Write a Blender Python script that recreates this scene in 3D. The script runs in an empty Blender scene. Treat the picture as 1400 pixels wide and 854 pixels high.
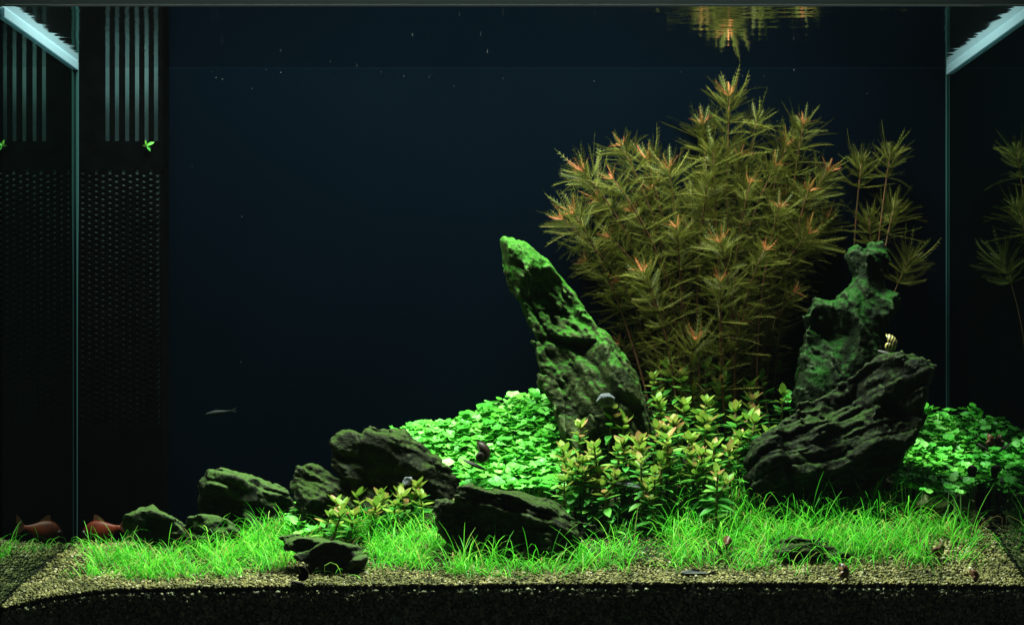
import bpy, math, random
import numpy as np
from mathutils import Vector, Matrix

random.seed(7)
RNG = np.random.default_rng(11)
SC = bpy.context.scene
COL = SC.collection

# ------------------------------------------------------------------ camera, world, light
F_PX, CX, HY = 2742.0, 705.0, 526.0      # focal length, vertical axis and horizon, in photo pixels
D0, ZC = 1.75, 0.245                     # camera distance in front of the glass, camera height
WS = 0.575                               # water level
HW, DEP = 0.45, 0.34                     # half width and depth of the tank

cam_d = bpy.data.cameras.new('camera')
cam = bpy.data.objects.new('camera', cam_d); COL.objects.link(cam)
cam.location = (0, -D0, ZC); cam.rotation_euler = (math.radians(90), 0, 0)
cam_d.sensor_width = 36.0; cam_d.lens = F_PX / 1400 * 36
cam_d.shift_x = -(CX - 700) / 1400; cam_d.shift_y = (HY - 427) / 1400
cam_d.clip_start = 0.05; cam_d.clip_end = 50
SC.camera = cam

world = bpy.data.worlds.new('World'); SC.world = world; world.use_nodes = True
world.node_tree.nodes['Background'].inputs[0].default_value = (0.55, 0.72, 0.66, 1)
world.node_tree.nodes['Background'].inputs[1].default_value = 0.05

ld = bpy.data.lights.new('led_lamp', 'AREA')
ld.shape = 'RECTANGLE'; ld.size = 0.74; ld.size_y = 0.09
ld.energy = 37.0; ld.color = (0.86, 1.0, 0.88)
lamp = bpy.data.objects.new('led_lamp', ld); COL.objects.link(lamp)
lamp.location = (-0.045, 0.14, 0.83)

SC.view_settings.view_transform = 'Standard'
SC.view_settings.look = 'None'
SC.view_settings.exposure = 0.0
SC.view_settings.gamma = 1.0
SC.render.engine = 'CYCLES'
SC.cycles.use_denoising = True
SC.cycles.max_bounces = 8
SC.cycles.transparent_max_bounces = 16
SC.cycles.caustics_reflective = False
SC.cycles.caustics_refractive = False
SC.cycles.sample_clamp_indirect = 3.0

# ------------------------------------------------------------------ pixel <-> place
def scale(y): return F_PX / (D0 + y)
def P(px, py, y):
    s = scale(y)
    return Vector(((px - CX) / s, y, ZC - (py - HY) / s))

ROWS = [  # depth, [(px, py) of the bed's surface at that depth]
    (0.00, [(-20, 832), (5, 830), (60, 815), (150, 803), (350, 800), (700, 797), (1050, 795), (1400, 799), (1430, 799)]),
    (0.05, [(0, 812), (40, 803), (150, 788), (350, 782), (600, 779), (800, 777), (1000, 777), (1200, 775), (1390, 775)]),
    (0.12, [(30, 788), (100, 775), (200, 768), (400, 758), (600, 742), (800, 728), (1000, 735), (1200, 730), (1365, 735)]),
    (0.20, [(70, 762), (150, 752), (300, 735), (480, 708), (650, 676), (850, 660), (1050, 678), (1200, 686), (1335, 692)]),
    (0.28, [(100, 746), (180, 742), (300, 724), (440, 690), (540, 632), (620, 600), (750, 565), (950, 575), (1150, 600), (1310, 628)]),
    (0.34, [(114, 742), (200, 735), (300, 722), (440, 675), (540, 598), (620, 580), (745, 551), (950, 552), (1150, 575), (1300, 600)]),
]
XG = np.linspace(-HW, HW, 181)
YG = np.linspace(0, DEP, 69)
_tab = []
for yy, pts in ROWS:
    xs = [P(a, b, yy).x for a, b in pts]; zs = [P(a, b, yy).z for a, b in pts]
    _tab.append(np.interp(XG, xs, zs))
_tab = np.array(_tab)
_ry = np.array([r[0] for r in ROWS])
GZ = np.array([np.interp(YG, _ry, _tab[:, i]) for i in range(len(XG))])      # [x, y]
for _ in range(4):
    g = np.pad(GZ, 1, mode='edge')
    GZ = (g[1:-1, 1:-1] * 2 + g[:-2, 1:-1] + g[2:, 1:-1] + g[1:-1, :-2] + g[1:-1, 2:]) / 6

def ground(x, y):
    x = np.clip(x, -HW, HW - 1e-6); y = np.clip(y, 0, DEP - 1e-6)
    fx = (x + HW) / (2 * HW) * 180; fy = y / DEP * 68
    i = np.floor(fx).astype(int) if isinstance(fx, np.ndarray) else int(fx)
    j = np.floor(fy).astype(int) if isinstance(fy, np.ndarray) else int(fy)
    i = np.minimum(i, 179); j = np.minimum(j, 67)
    u, v = fx - i, fy - j
    return GZ[i, j] * (1 - u) * (1 - v) + GZ[i + 1, j] * u * (1 - v) + GZ[i, j + 1] * (1 - u) * v + GZ[i + 1, j + 1] * u * v

def solve(px, py, h=0.0, ymax=DEP - 0.006, y0=0.002):
    """Depth at which the view ray through a pixel is h above the bed."""
    ys = np.linspace(y0, ymax, 240)
    s = F_PX / (D0 + ys)
    d = (ZC - (py - HY) / s) - h - ground((px - CX) / s, ys)
    k = np.nonzero(d <= 0)[0]
    return float(ys[k[0]]) if len(k) else None

def in_poly(px, py, poly):
    c = False; j = len(poly) - 1
    for i in range(len(poly)):
        xi, yi = poly[i]; xj, yj = poly[j]
        if (yi > py) != (yj > py) and px < (xj - xi) * (py - yi) / (yj - yi) + xi: c = not c
        j = i
    return c
def poly_samples(poly, n):
    xs = [p[0] for p in poly]; ys = [p[1] for p in poly]; out = []
    while len(out) < n:
        a, b = random.uniform(min(xs), max(xs)), random.uniform(min(ys), max(ys))
        if in_poly(a, b, poly): out.append((a, b))
    return out

# ------------------------------------------------------------------ numpy value noise
_T = RNG.random((32, 32, 32)).astype(np.float32)
def vnoise(x, y, z):
    xi, yi, zi = np.floor(x).astype(int), np.floor(y).astype(int), np.floor(z).astype(int)
    u, v, w = x - xi, y - yi, z - zi
    u, v, w = u * u * (3 - 2 * u), v * v * (3 - 2 * v), w * w * (3 - 2 * w)
    xi &= 31; yi &= 31; zi &= 31
    x1, y1, z1 = (xi + 1) & 31, (yi + 1) & 31, (zi + 1) & 31
    a = _T[xi, yi, zi] * (1 - u) + _T[x1, yi, zi] * u
    b = _T[xi, y1, zi] * (1 - u) + _T[x1, y1, zi] * u
    c = _T[xi, yi, z1] * (1 - u) + _T[x1, yi, z1] * u
    d = _T[xi, y1, z1] * (1 - u) + _T[x1, y1, z1] * u
    return (a * (1 - v) + b * v) * (1 - w) + (c * (1 - v) + d * v) * w

# ------------------------------------------------------------------ mesh and object helpers
def mesh_np(name, verts, faces, mats, smooth=False):
    """verts (n,3), faces (m,k) of one polygon size, or a list of tuples."""
    me = bpy.data.meshes.new(name)
    if isinstance(faces, np.ndarray):
        n, k = len(faces), faces.shape[1]
        me.vertices.add(len(verts)); me.vertices.foreach_set('co', np.asarray(verts, np.float32).ravel())
        me.loops.add(n * k); me.loops.foreach_set('vertex_index', faces.astype(np.int32).ravel())
        me.polygons.add(n); me.polygons.foreach_set('loop_start', np.arange(0, n * k, k, dtype=np.int32))
        me.update(calc_edges=True); me.validate()
    else:
        me.from_pydata([tuple(v) for v in verts], [], faces); me.update()
    for m in (mats if isinstance(mats, (list, tuple)) else [mats]): me.materials.append(m)
    if smooth: me.polygons.foreach_set('use_smooth', np.ones(len(me.polygons), bool))
    return me

def link(name, me, parent=None, loc=(0, 0, 0)):
    o = bpy.data.objects.new(name, me); COL.objects.link(o)
    o.parent = parent; o.location = loc
    return o
def empty(name, loc):
    o = bpy.data.objects.new(name, None); COL.objects.link(o); o.location = loc; o.empty_display_size = 0.01
    return o
def tag(o, label=None, cat=None, group=None, kind=None):
    if label: o['label'] = label
    if cat: o['category'] = cat
    if group: o['group'] = group
    if kind: o['kind'] = kind
    return o
def copy_tree(o, parent=None):
    c = o.copy(); COL.objects.link(c); c.parent = parent
    for ch in o.children: copy_tree(ch, c)
    return c

class MB:
    def __init__(s): s.v, s.f = [], []
    def box(s, x0, x1, y0, y1, z0, z1):
        b = len(s.v)
        s.v += [(x, y, z) for z in (z0, z1) for y in (y0, y1) for x in (x0, x1)]
        s.f += [tuple(b + i for i in q) for q in ((0, 2, 3, 1), (4, 5, 7, 6), (0, 1, 5, 4), (2, 6, 7, 3), (0, 4, 6, 2), (1, 3, 7, 5))]
        return s
    def tube(s, pts, rads, n=6, cap=True):
        b = len(s.v); pts = [Vector(p) for p in pts]
        for i, p in enumerate(pts):
            t = (pts[min(i + 1, len(pts) - 1)] - pts[max(i - 1, 0)]).normalized()
            a = t.orthogonal().normalized() if i == 0 else (a - t * a.dot(t)).normalized()
            c = t.cross(a)
            for k in range(n):
                an = 2 * math.pi * k / n
                s.v.append(tuple(p + (a * math.cos(an) + c * math.sin(an)) * rads[i]))
        for i in range(len(pts) - 1):
            for k in range(n):
                k2 = (k + 1) % n
                s.f.append((b + i * n + k, b + i * n + k2, b + (i + 1) * n + k2, b + (i + 1) * n + k))
        if cap:
            s.f.append(tuple(b + k for k in reversed(range(n))))
            s.f.append(tuple(b + (len(pts) - 1) * n + k for k in range(n)))
        return s
    def rings(s, rings):
        """closed loft through rings of equal length; first and last ring may be tiny"""
        b = len(s.v); n = len(rings[0])
        for r in rings: s.v += [tuple(p) for p in r]
        for i in range(len(rings) - 1):
            for k in range(n):
                k2 = (k + 1) % n
                s.f.append((b + i * n + k, b + i * n + k2, b + (i + 1) * n + k2, b + (i + 1) * n + k))
        s.f.append(tuple(b + k for k in reversed(range(n)))); s.f.append(tuple(b + (len(rings) - 1) * n + k for k in range(n)))
        return s
    def strip(s, pts, wid, side):
        """flat tapering ribbon"""
        b = len(s.v)
        for p, w, sd in zip(pts, wid, side):
            s.v.append(tuple(p - sd * w)); s.v.append(tuple(p + sd * w))
        for i in range(len(pts) - 1):
            s.f.append((b + 2 * i, b + 2 * i + 1, b + 2 * i + 3, b + 2 * i + 2))
        return s
    def me(s, name, mat, smooth=False):
        return mesh_np(name, s.v, s.f, mat, smooth)
    def build(s, name, mat, parent=None, smooth=False, loc=(0, 0, 0)):
        return link(name, s.me(name, mat, smooth), parent, loc)

# ------------------------------------------------------------------ materials
def nmat(name):
    m = bpy.data.materials.new(name); m.use_nodes = True
    nt = m.node_tree; nt.nodes.clear()
    out = nt.nodes.new('ShaderNodeOutputMaterial')
    return m, nt, nt.nodes.new, nt.links.new, out
def ramp(N, stops):
    r = N('ShaderNodeValToRGB'); e = r.color_ramp.elements
    while len(e) < len(stops): e.new(0.5)
    for el, (p, c) in zip(e, stops): el.position = p; el.color = (*c, 1)
    return r

def leaf_mat(name, stops, rough=0.45, transl=0.45, source='island', spec=0.35, noise=0.0):
    m, nt, N, L, out = nmat(name)
    if source == 'island': src = N('ShaderNodeNewGeometry').outputs['Random Per Island']
    else: src = N('ShaderNodeObjectInfo').outputs['Random']
    r = ramp(N, stops)
    if noise:
        nz = N('ShaderNodeTexNoise'); nz.inputs['Scale'].default_value = 160
        tc = N('ShaderNodeTexCoord'); L(tc.outputs['Object'], nz.inputs['Vector'])
        ma = N('ShaderNodeMath'); ma.operation = 'MULTIPLY_ADD'; L(nz.outputs['Fac'], ma.inputs[0]); ma.inputs[1].default_value = noise
        L(src, ma.inputs[2]); sb = N('ShaderNodeMath'); sb.operation = 'SUBTRACT'; L(ma.outputs[0], sb.inputs[0]); sb.inputs[1].default_value = noise / 2
        src = sb.outputs[0]
    L(src, r.inputs[0])
    p = N('ShaderNodeBsdfPrincipled'); p.inputs['Roughness'].default_value = rough
    p.inputs['Specular IOR Level'].default_value = spec * .35
    t = N('ShaderNodeBsdfTranslucent'); mx = N('ShaderNodeMixShader'); mx.inputs[0].default_value = transl
    L(r.outputs[0], p.inputs['Base Color']); L(r.outputs[0], t.inputs['Color'])
    L(p.outputs[0], mx.inputs[1]); L(t.outputs[0], mx.inputs[2]); L(mx.outputs[0], out.inputs[0])
    return m

def solid_mat(name, c1, c2, scale_=80, rough=0.6, spec=0.3, bump=0.0):
    m, nt, N, L, out = nmat(name)
    tc = N('ShaderNodeTexCoord'); nz = N('ShaderNodeTexNoise'); nz.inputs['Scale'].default_value = scale_; nz.inputs['Detail'].default_value = 5
    L(tc.outputs['Object'], nz.inputs['Vector'])
    r = ramp(N, [(0.35, c1), (0.65, c2)]); L(nz.outputs['Fac'], r.inputs[0])
    p = N('ShaderNodeBsdfPrincipled'); p.inputs['Roughness'].default_value = rough; p.inputs['Specular IOR Level'].default_value = spec * .35
    L(r.outputs[0], p.inputs['Base Color'])
    if bump:
        b = N('ShaderNodeBump'); b.inputs['Strength'].default_value = bump; b.inputs['Distance'].default_value = 0.001
        L(nz.outputs['Fac'], b.inputs['Height']); L(b.outputs[0], p.inputs['Normal'])
    L(p.outputs[0], out.inputs[0])
    return m

def grain_mat(name, stops, rough=0.75, spec=0.2, dirt=(0.42, 0.46, 0.30)):
    m, nt, N, L, out = nmat(name)
    g = N('ShaderNodeNewGeometry'); r = ramp(N, stops); L(g.outputs['Random Per Island'], r.inputs[0])
    tc = N('ShaderNodeTexCoord'); nz = N('ShaderNodeTexNoise'); nz.inputs['Scale'].default_value = 26; nz.inputs['Detail'].default_value = 5; L(tc.outputs['Object'], nz.inputs['Vector'])
    rr = ramp(N, [(0.40, dirt), (0.60, (1.0, 1.0, 1.0))]); L(nz.outputs['Fac'], rr.inputs[0])       # dirt and algae in patches
    mu = N('ShaderNodeMixRGB'); mu.blend_type = 'MULTIPLY'; mu.inputs[0].default_value = 1.0; L(r.outputs[0], mu.inputs[1]); L(rr.outputs[0], mu.inputs[2]); r = mu
    p = N('ShaderNodeBsdfPrincipled'); p.inputs['Roughness'].default_value = rough; p.inputs['Specular IOR Level'].default_value = spec
    L(r.outputs[0], p.inputs['Base Color']); L(p.outputs[0], out.inputs[0])
    return m

def stone_mat(name, dark, light, moss, moss_amt=0.5, moss_up=0.35, top=None):
    """dark slate; algae sit in patches, thickest on the faces that look up"""
    m, nt, N, L, out = nmat(name)
    tc = N('ShaderNodeTexCoord'); g = N('ShaderNodeNewGeometry')
    n1 = N('ShaderNodeTexNoise'); n1.inputs['Scale'].default_value = 38; n1.inputs['Detail'].default_value = 8; n1.inputs['Roughness'].default_value = 0.65
    n2 = N('ShaderNodeTexNoise'); n2.inputs['Scale'].default_value = 55; n2.inputs['Detail'].default_value = 6; n2.inputs['Distortion'].default_value = 0.6
    n3 = N('ShaderNodeTexNoise'); n3.inputs['Scale'].default_value = 420; n3.inputs['Detail'].default_value = 4
    for n in (n1, n2, n3): L(tc.outputs['Object'], n.inputs['Vector'])
    r1 = ramp(N, [(0.38, dark), (0.60, light), (0.80, tuple(c * 1.5 for c in light))]); L(n1.outputs['Fac'], r1.inputs[0])
    sx = N('ShaderNodeSeparateXYZ'); L(g.outputs['Normal'], sx.inputs[0])
    a = N('ShaderNodeMath'); a.operation = 'MULTIPLY_ADD'; L(sx.outputs['Z'], a.inputs[0]); a.inputs[1].default_value = moss_up
    L(n2.outputs['Fac'], a.inputs[2])
    if top:                                   # algae grow thickest near the light, at the head of a tall stone
        so = N('ShaderNodeSeparateXYZ'); L(tc.outputs['Object'], so.inputs[0])
        mt = N('ShaderNodeMapRange'); mt.inputs['From Min'].default_value = top[0]; mt.inputs['From Max'].default_value = top[1]
        mt.inputs['To Min'].default_value = 0.0; mt.inputs['To Max'].default_value = top[2]; L(so.outputs['Z'], mt.inputs['Value'])
        a2 = N('ShaderNodeMath'); a2.operation = 'ADD'; L(a.outputs[0], a2.inputs[0]); L(mt.outputs[0], a2.inputs[1]); a = a2
    mr = N('ShaderNodeMapRange'); mr.clamp = True
    mr.inputs['From Min'].default_value = 0.80 - moss_amt * 0.5; mr.inputs['From Max'].default_value = 1.02 - moss_amt * 0.5
    L(a.outputs[0], mr.inputs['Value'])
    r2 = ramp(N, [(0.35, tuple(c * 0.55 for c in moss)), (0.65, moss)]); L(n3.outputs['Fac'], r2.inputs[0])
    mx = N('ShaderNodeMixRGB'); L(mr.outputs[0], mx.inputs[0]); L(r1.outputs[0], mx.inputs[1]); L(r2.outputs[0], mx.inputs[2])
    pt = N('ShaderNodeMapRange'); pt.inputs['From Min'].default_value = 0.51; pt.inputs['From Max'].default_value = 0.58; L(g.outputs['Pointiness'], pt.inputs['Value'])
    pm_ = N('ShaderNodeMath'); pm_.operation = 'MULTIPLY'; L(pt.outputs[0], pm_.inputs[0]); L(n1.outputs['Fac'], pm_.inputs[1])   # ridge highlights painted as pale edges, in patches
    m3 = N('ShaderNodeMixRGB'); L(pm_.outputs[0], m3.inputs[0]); L(mx.outputs[0], m3.inputs[1]); m3.inputs[2].default_value = (light[0] * 2 + .045, light[1] * 2 + .055, light[2] * 2 + .03, 1); mx = m3
    p = N('ShaderNodeBsdfPrincipled'); p.inputs['Roughness'].default_value = 0.7; p.inputs['Specular IOR Level'].default_value = 0.04   # wet stone under water hardly glints
    L(mx.outputs[0], p.inputs['Base Color'])
    ad = N('ShaderNodeMath'); ad.operation = 'MULTIPLY_ADD'; L(n3.outputs['Fac'], ad.inputs[0]); ad.inputs[1].default_value = 0.35; L(n1.outputs['Fac'], ad.inputs[2])
    b = N('ShaderNodeBump'); b.inputs['Strength'].default_value = 0.8; b.inputs['Distance'].default_value = 0.005
    L(ad.outputs[0], b.inputs['Height']); L(b.outputs[0], p.inputs['Normal'])
    L(p.outputs[0], out.inputs[0])
    return m

def glass_mat(name, tint, ior=1.45):
    m, nt, N, L, out = nmat(name)
    t = N('ShaderNodeBsdfTransparent'); t.inputs[0].default_value = (*tint, 1)
    g = N('ShaderNodeBsdfGlossy'); g.inputs['Roughness'].default_value = 0.01
    f = N('ShaderNodeFresnel'); f.inputs[0].default_value = ior
    mx = N('ShaderNodeMixShader'); L(f.outputs[0], mx.inputs[0]); L(t.outputs[0], mx.inputs[1]); L(g.outputs[0], mx.inputs[2])
    L(mx.outputs[0], out.inputs[0]); return m

def side_mat(name, refl):
    """inner face of a side pane: water and glass against air outside reflects all but steep light; a thin film of algae takes a part"""
    m, nt, N, L, out = nmat(name)
    t = N('ShaderNodeBsdfTransparent'); t.inputs[0].default_value = (0.8, 0.9, 0.88, 1)
    g = N('ShaderNodeBsdfGlossy'); g.inputs['Roughness'].default_value = 0.012; g.inputs['Color'].default_value = (*refl, 1)
    lw = N('ShaderNodeLayerWeight'); lw.inputs['Blend'].default_value = 0.5
    mr = N('ShaderNodeMapRange'); mr.inputs['From Min'].default_value = 0.3; mr.inputs['From Max'].default_value = 0.6
    L(lw.outputs['Facing'], mr.inputs['Value'])
    mx = N('ShaderNodeMixShader'); L(mr.outputs[0], mx.inputs[0]); L(t.outputs[0], mx.inputs[1]); L(g.outputs[0], mx.inputs[2])
    d = N('ShaderNodeBsdfDiffuse'); d.inputs['Color'].default_value = (0.004, 0.010, 0.009, 1)
    m2 = N('ShaderNodeMixShader'); m2.inputs[0].default_value = 0.03
    L(mx.outputs[0], m2.inputs[1]); L(d.outputs[0], m2.inputs[2]); L(m2.outputs[0], out.inputs[0]); return m

def water_mat():
    m, nt, N, L, out = nmat('water')
    tc = N('ShaderNodeTexCoord'); mp = N('ShaderNodeMapping'); mp.inputs['Scale'].default_value = (9, 26, 1)
    L(tc.outputs['Object'], mp.inputs[0])
    nz = N('ShaderNodeTexNoise'); nz.inputs['Scale'].default_value = 1.0; nz.inputs['Detail'].default_value = 3; L(mp.outputs[0], nz.inputs['Vector'])
    b = N('ShaderNodeBump'); b.inputs['Strength'].default_value = 0.3; b.inputs['Distance'].default_value = 0.004; L(nz.outputs['Fac'], b.inputs['Height'])
    t = N('ShaderNodeBsdfTransparent')
    g = N('ShaderNodeBsdfGlossy'); g.inputs['Roughness'].default_value = 0.07; g.inputs['Color'].default_value = (.76, .76, .76, 1); L(b.outputs[0], g.inputs['Normal'])
    f = N('ShaderNodeFresnel'); f.inputs[0].default_value = 1.33
    mx = N('ShaderNodeMixShader'); L(f.outputs[0], mx.inputs[0]); L(t.outputs[0], mx.inputs[1]); L(g.outputs[0], mx.inputs[2])
    L(mx.outputs[0], out.inputs[0]); return m

M = {}
M['grass'] = leaf_mat('grass', [(0.0, (0.020, 0.19, 0.009)), (0.4, (0.065, 0.48, 0.020)), (0.80, (0.18, 0.70, 0.045)), (0.92, (0.36, 0.66, 0.09)), (0.95, (0.40, 0.40, 0.10)), (1.0, (0.22, 0.15, 0.05))], 0.4, 0.5)
M['carpet'] = leaf_mat('carpet_leaf', [(0.0, (0.05, 0.34, 0.028)), (0.5, (0.10, 0.50, 0.052)), (0.85, (0.19, 0.63, 0.10)), (1.0, (0.29, 0.72, 0.17))], 0.38, 0.2, 'object', 0.6, 0.4)
M['carpet_mass'] = leaf_mat('carpet_mass', [(0.0, (0.04, 0.28, 0.018)), (0.6, (0.11, 0.50, 0.035)), (1.0, (0.26, 0.68, 0.12))], 0.42, 0.2, 'island', 0.4)
M['carpet_stem'] = leaf_mat('carpet_stem', [(0.0, (0.16, 0.34, 0.10)), (1.0, (0.30, 0.42, 0.18))], 0.5, 0.2, 'island')
M['rot_top'] = leaf_mat('rosette_leaf', [(0.0, (0.12, 0.27, 0.028)), (0.45, (0.19, 0.32, 0.036)), (0.80, (0.25, 0.31, 0.045)), (0.97, (0.30, 0.26, 0.06)), (1.0, (0.38, 0.20, 0.08))], 0.4, 0.35, 'object', 0.45, 0.9)
M['rot_low'] = leaf_mat('stem_leaf', [(0.0, (0.04, 0.24, 0.035)), (0.6, (0.09, 0.36, 0.045)), (1.0, (0.2, 0.42, 0.06))], 0.4, 0.35, 'object', 0.45, 0.3)
M['rot_stem'] = solid_mat('plant_stem', (0.10, 0.09, 0.03), (0.16, 0.10, 0.05), 60)
M['fea'] = leaf_mat('feather_leaf', [(0.0, (0.036, 0.052, 0.005)), (0.5, (0.074, 0.084, 0.010)), (0.9, (0.135, 0.118, 0.02)), (1.0, (0.14, 0.085, 0.025))], 0.5, 0.22, 'island', 0.3)
M['fea_top'] = leaf_mat('feather_tip_leaf', [(0.0, (0.24, 0.16, 0.03)), (0.5, (0.42, 0.16, 0.05)), (1.0, (0.55, 0.10, 0.07))], 0.5, 0.35, 'island', 0.3)
M['fea_stem'] = solid_mat('feather_stem', (0.05, 0.03, 0.012), (0.10, 0.04, 0.018), 50)
M['sand'] = grain_mat('sand_grain', [(0.0, (0.025, 0.025, 0.007)), (0.3, (0.12, 0.115, 0.03)), (0.7, (0.22, 0.20, 0.06)), (0.9, (0.34, 0.29, 0.12)), (1.0, (0.45, 0.42, 0.30))])
M['soil'] = grain_mat('soil_grain', [(0.0, (0.07, 0.085, 0.04)), (0.6, (0.30, 0.33, 0.17)), (0.9, (0.50, 0.52, 0.30)), (1.0, (0.65, 0.65, 0.5))], 0.6, 0.3, (0.8, 0.8, 0.7))
M['bed'] = solid_mat('bed', (0.008, 0.009, 0.004), (0.02, 0.02, 0.009), 120, 0.9)
M['film'] = solid_mat('background_film', (0.0005, 0.0014, 0.0027), (0.00056, 0.0016, 0.0030), 6, 0.9, 0.0)
M['black'] = solid_mat('black_plastic', (0.0006, 0.0008, 0.0008), (0.001, 0.0013, 0.0013), 60, 0.7, 0.0)
M['inner'] = solid_mat('grey_liner', (0.018, 0.038, 0.041), (0.030, 0.053, 0.056), 30, 0.8, 0.1)
M['pad'] = solid_mat('hole_light_backing', (0.005, 0.008, 0.008), (0.024, 0.033, 0.033), 22, 0.9, 0.0)  # for the added backing that makes the holes look lit
M['glass'] = glass_mat('front_glass', (0.985, 0.995, 0.99))
M['side'] = side_mat('side_glass', (0.38, 0.48, 0.43))
M['clear'] = glass_mat('outer_glass', (0.9, 0.97, 0.95), 1.1)
M['silicone'] = leaf_mat('silicone', [(0.0, (0.014, 0.045, 0.045)), (1.0, (0.016, 0.05, 0.05))], 0.4, 0.3, 'object')
M['rim'] = leaf_mat('painted_waterline_glow', [(0.0, (0.26, 0.40, 0.46)), (1.0, (0.28, 0.42, 0.48))], 0.35, 0.5, 'object')  # pale colour of the painted light band at the water line
M['rimgrey'] = leaf_mat('rim_grey', [(0.0, (0.11, 0.125, 0.125)), (1.0, (0.12, 0.135, 0.135))], 0.5, 0.5, 'object')
M['water'] = water_mat()
M['speck'] = solid_mat('speck', (0.06, 0.07, 0.065), (0.12, 0.12, 0.11), 50)

# ------------------------------------------------------------------ the tank
tank = tag(empty('aquarium', (0, 0, 0)), 'glass aquarium with dark blue back, clear front and mirroring side panes', 'aquarium')
T = 0.006
def pane(name, box, mats, inner=None):
    o = MB().box(*box).build(name, mats[0], tank)
    for m in mats[1:]: o.data.materials.append(m)
    if inner is not None: o.data.polygons[inner].material_index = 1
    return o
pane('front_pane', (-HW - T, HW + T, -T, 0, 0.0, 0.61), [M['glass']])
pane('side_pane', (-HW - T, -HW, 0.0005, DEP + T, 0.0, 0.61), [M['clear'], M['side']], 5)
pane('side_pane', (HW, HW + T, 0.0005, DEP + T, 0.0, 0.61), [M['clear'], M['side']], 4)
pane('back_pane', (-HW, HW, DEP, DEP + T, 0.0, 0.61), [M['film']])
pane('base_pane', (-HW, HW, 0.0005, DEP - 0.0005, -0.008, 0.0), [M['black']])
for sx in (-1, 1):
    # glazing seam in the back corner: wide at the top, a hairline lower down
    w = 0.0016
    zs = [0.06, 0.30, 0.44, 0.50, 0.60]; ws = [w * .7, w * .8, w, w, w]
    m = MB(); x0 = sx * (HW - 0.0006)
    rings = []
    for z, q in zip(zs, ws):
        rings.append([(x0, DEP - 0.0006, z), (x0 - sx * q, DEP - 0.0006, z), (x0 - sx * q * 0.5, DEP - q * 0.5, z), (x0, DEP - q, z)])
    m.rings(rings); m.build('silicone_seam', M['silicone'], tank)
    # pale added strip painting the bright refracted light along the side pane's water line
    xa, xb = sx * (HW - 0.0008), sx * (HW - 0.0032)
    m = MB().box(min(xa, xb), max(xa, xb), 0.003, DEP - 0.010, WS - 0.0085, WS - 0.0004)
    m.build('waterline_glow', M['rim'], tank)
MB().box(-HW + 0.004, HW - 0.004, 0.0008, 0.0045, WS + 0.0022, 0.606).build('rim_strip', M['rimgrey'], tank)

for sx in (-1, 1):  # added black strips masking the bright world beyond the tank's edges
    MB().box(min(sx * (HW + .0004), sx * (HW + .03)), max(sx * (HW + .0004), sx * (HW + .03)), -T - .004, -T - .0006, 0, .61).build('dark_edge_mask', M['black'], tank)

wme = MB(); wme.v = [(-HW + .0002, .0006, 0), (HW - .0002, .0006, 0), (HW - .0002, DEP - .0006, 0), (-HW + .0002, DEP - .0006, 0)]; wme.f = [(0, 1, 2, 3)]
tag(wme.build('water', M['water'], None, loc=(0, 0, WS)), 'still water surface seen from below', None, None, 'structure')

# ------------------------------------------------------------------ the bed
nx, ny = len(XG), len(YG)
vx, vy = np.meshgrid(np.clip(XG, -HW + .001, HW - .001), np.clip(YG, 0.004, DEP - .001), indexing='ij')
bv = np.stack([vx.ravel(), vy.ravel(), (GZ - 0.002).ravel()], 1)
bf = []
for i in range(nx - 1):
    a = i * ny + np.arange(ny - 1)
    bf.append(np.stack([a, a + ny, a + ny + 1, a + 1], 1))
bf = np.concatenate(bf)
nb = len(bv)                         # the front face of the bed, behind the front glass
fv = np.stack([vx[:, 0], np.full(nx, 0.004), np.zeros(nx) + 0.001], 1)
a = np.arange(nx - 1)
ff = np.stack([nb + a, nb + a + 1, (a + 1) * ny, a * ny], 1)
bed = link('bed', mesh_np('bed', np.concatenate([bv, fv]), np.concatenate([bf, ff]), M['bed'], True))
tag(bed, 'sloping bed of sand over dark soil', None, None, 'structure')

PHI = (1 + 5 ** .5) / 2
ICO = np.array([(-1, PHI, 0), (1, PHI, 0), (-1, -PHI, 0), (1, -PHI, 0), (0, -1, PHI), (0, 1, PHI), (0, -1, -PHI), (0, 1, -PHI), (PHI, 0, -1), (PHI, 0, 1), (-PHI, 0, -1), (-PHI, 0, 1)]) / 1.9
ICF = np.array([(0, 11, 5), (0, 5, 1), (0, 1, 7), (0, 7, 10), (0, 10, 11), (1, 5, 9), (5, 11, 4), (11, 10, 2), (10, 7, 6), (7, 1, 8), (3, 9, 4), (3, 4, 2), (3, 2, 6), (3, 6, 8), (3, 8, 9), (4, 9, 5), (2, 4, 11), (6, 2, 10), (8, 6, 7), (9, 8, 1)])
def grains(name, pos, rad, mat):
    n = len(pos)
    v = ICO[None] * (1 + RNG.uniform(-.28, .28, (n, 12, 1))) * RNG.uniform(.6, 1.3, (n, 1, 3)) * rad[:, None, None]
    an = RNG.uniform(0, 6.28, n); c, s = np.cos(an)[:, None], np.sin(an)[:, None]
    w = v.copy(); w[..., 0] = v[..., 0] * c - v[..., 1] * s; w[..., 1] = v[..., 0] * s + v[..., 1] * c
    w += pos[:, None, :]
    f = (ICF[None] + (np.arange(n) * 12)[:, None, None]).reshape(-1, 3)
    return link(name, mesh_np(name, w.reshape(-1, 3), f, mat))
def on_bed(n, x0, x1, y0, y1, lift=0.0):
    x = RNG.uniform(x0, x1, n); y = RNG.uniform(y0, y1, n)
    return np.stack([x, y, ground(x, y) + lift], 1)
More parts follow.
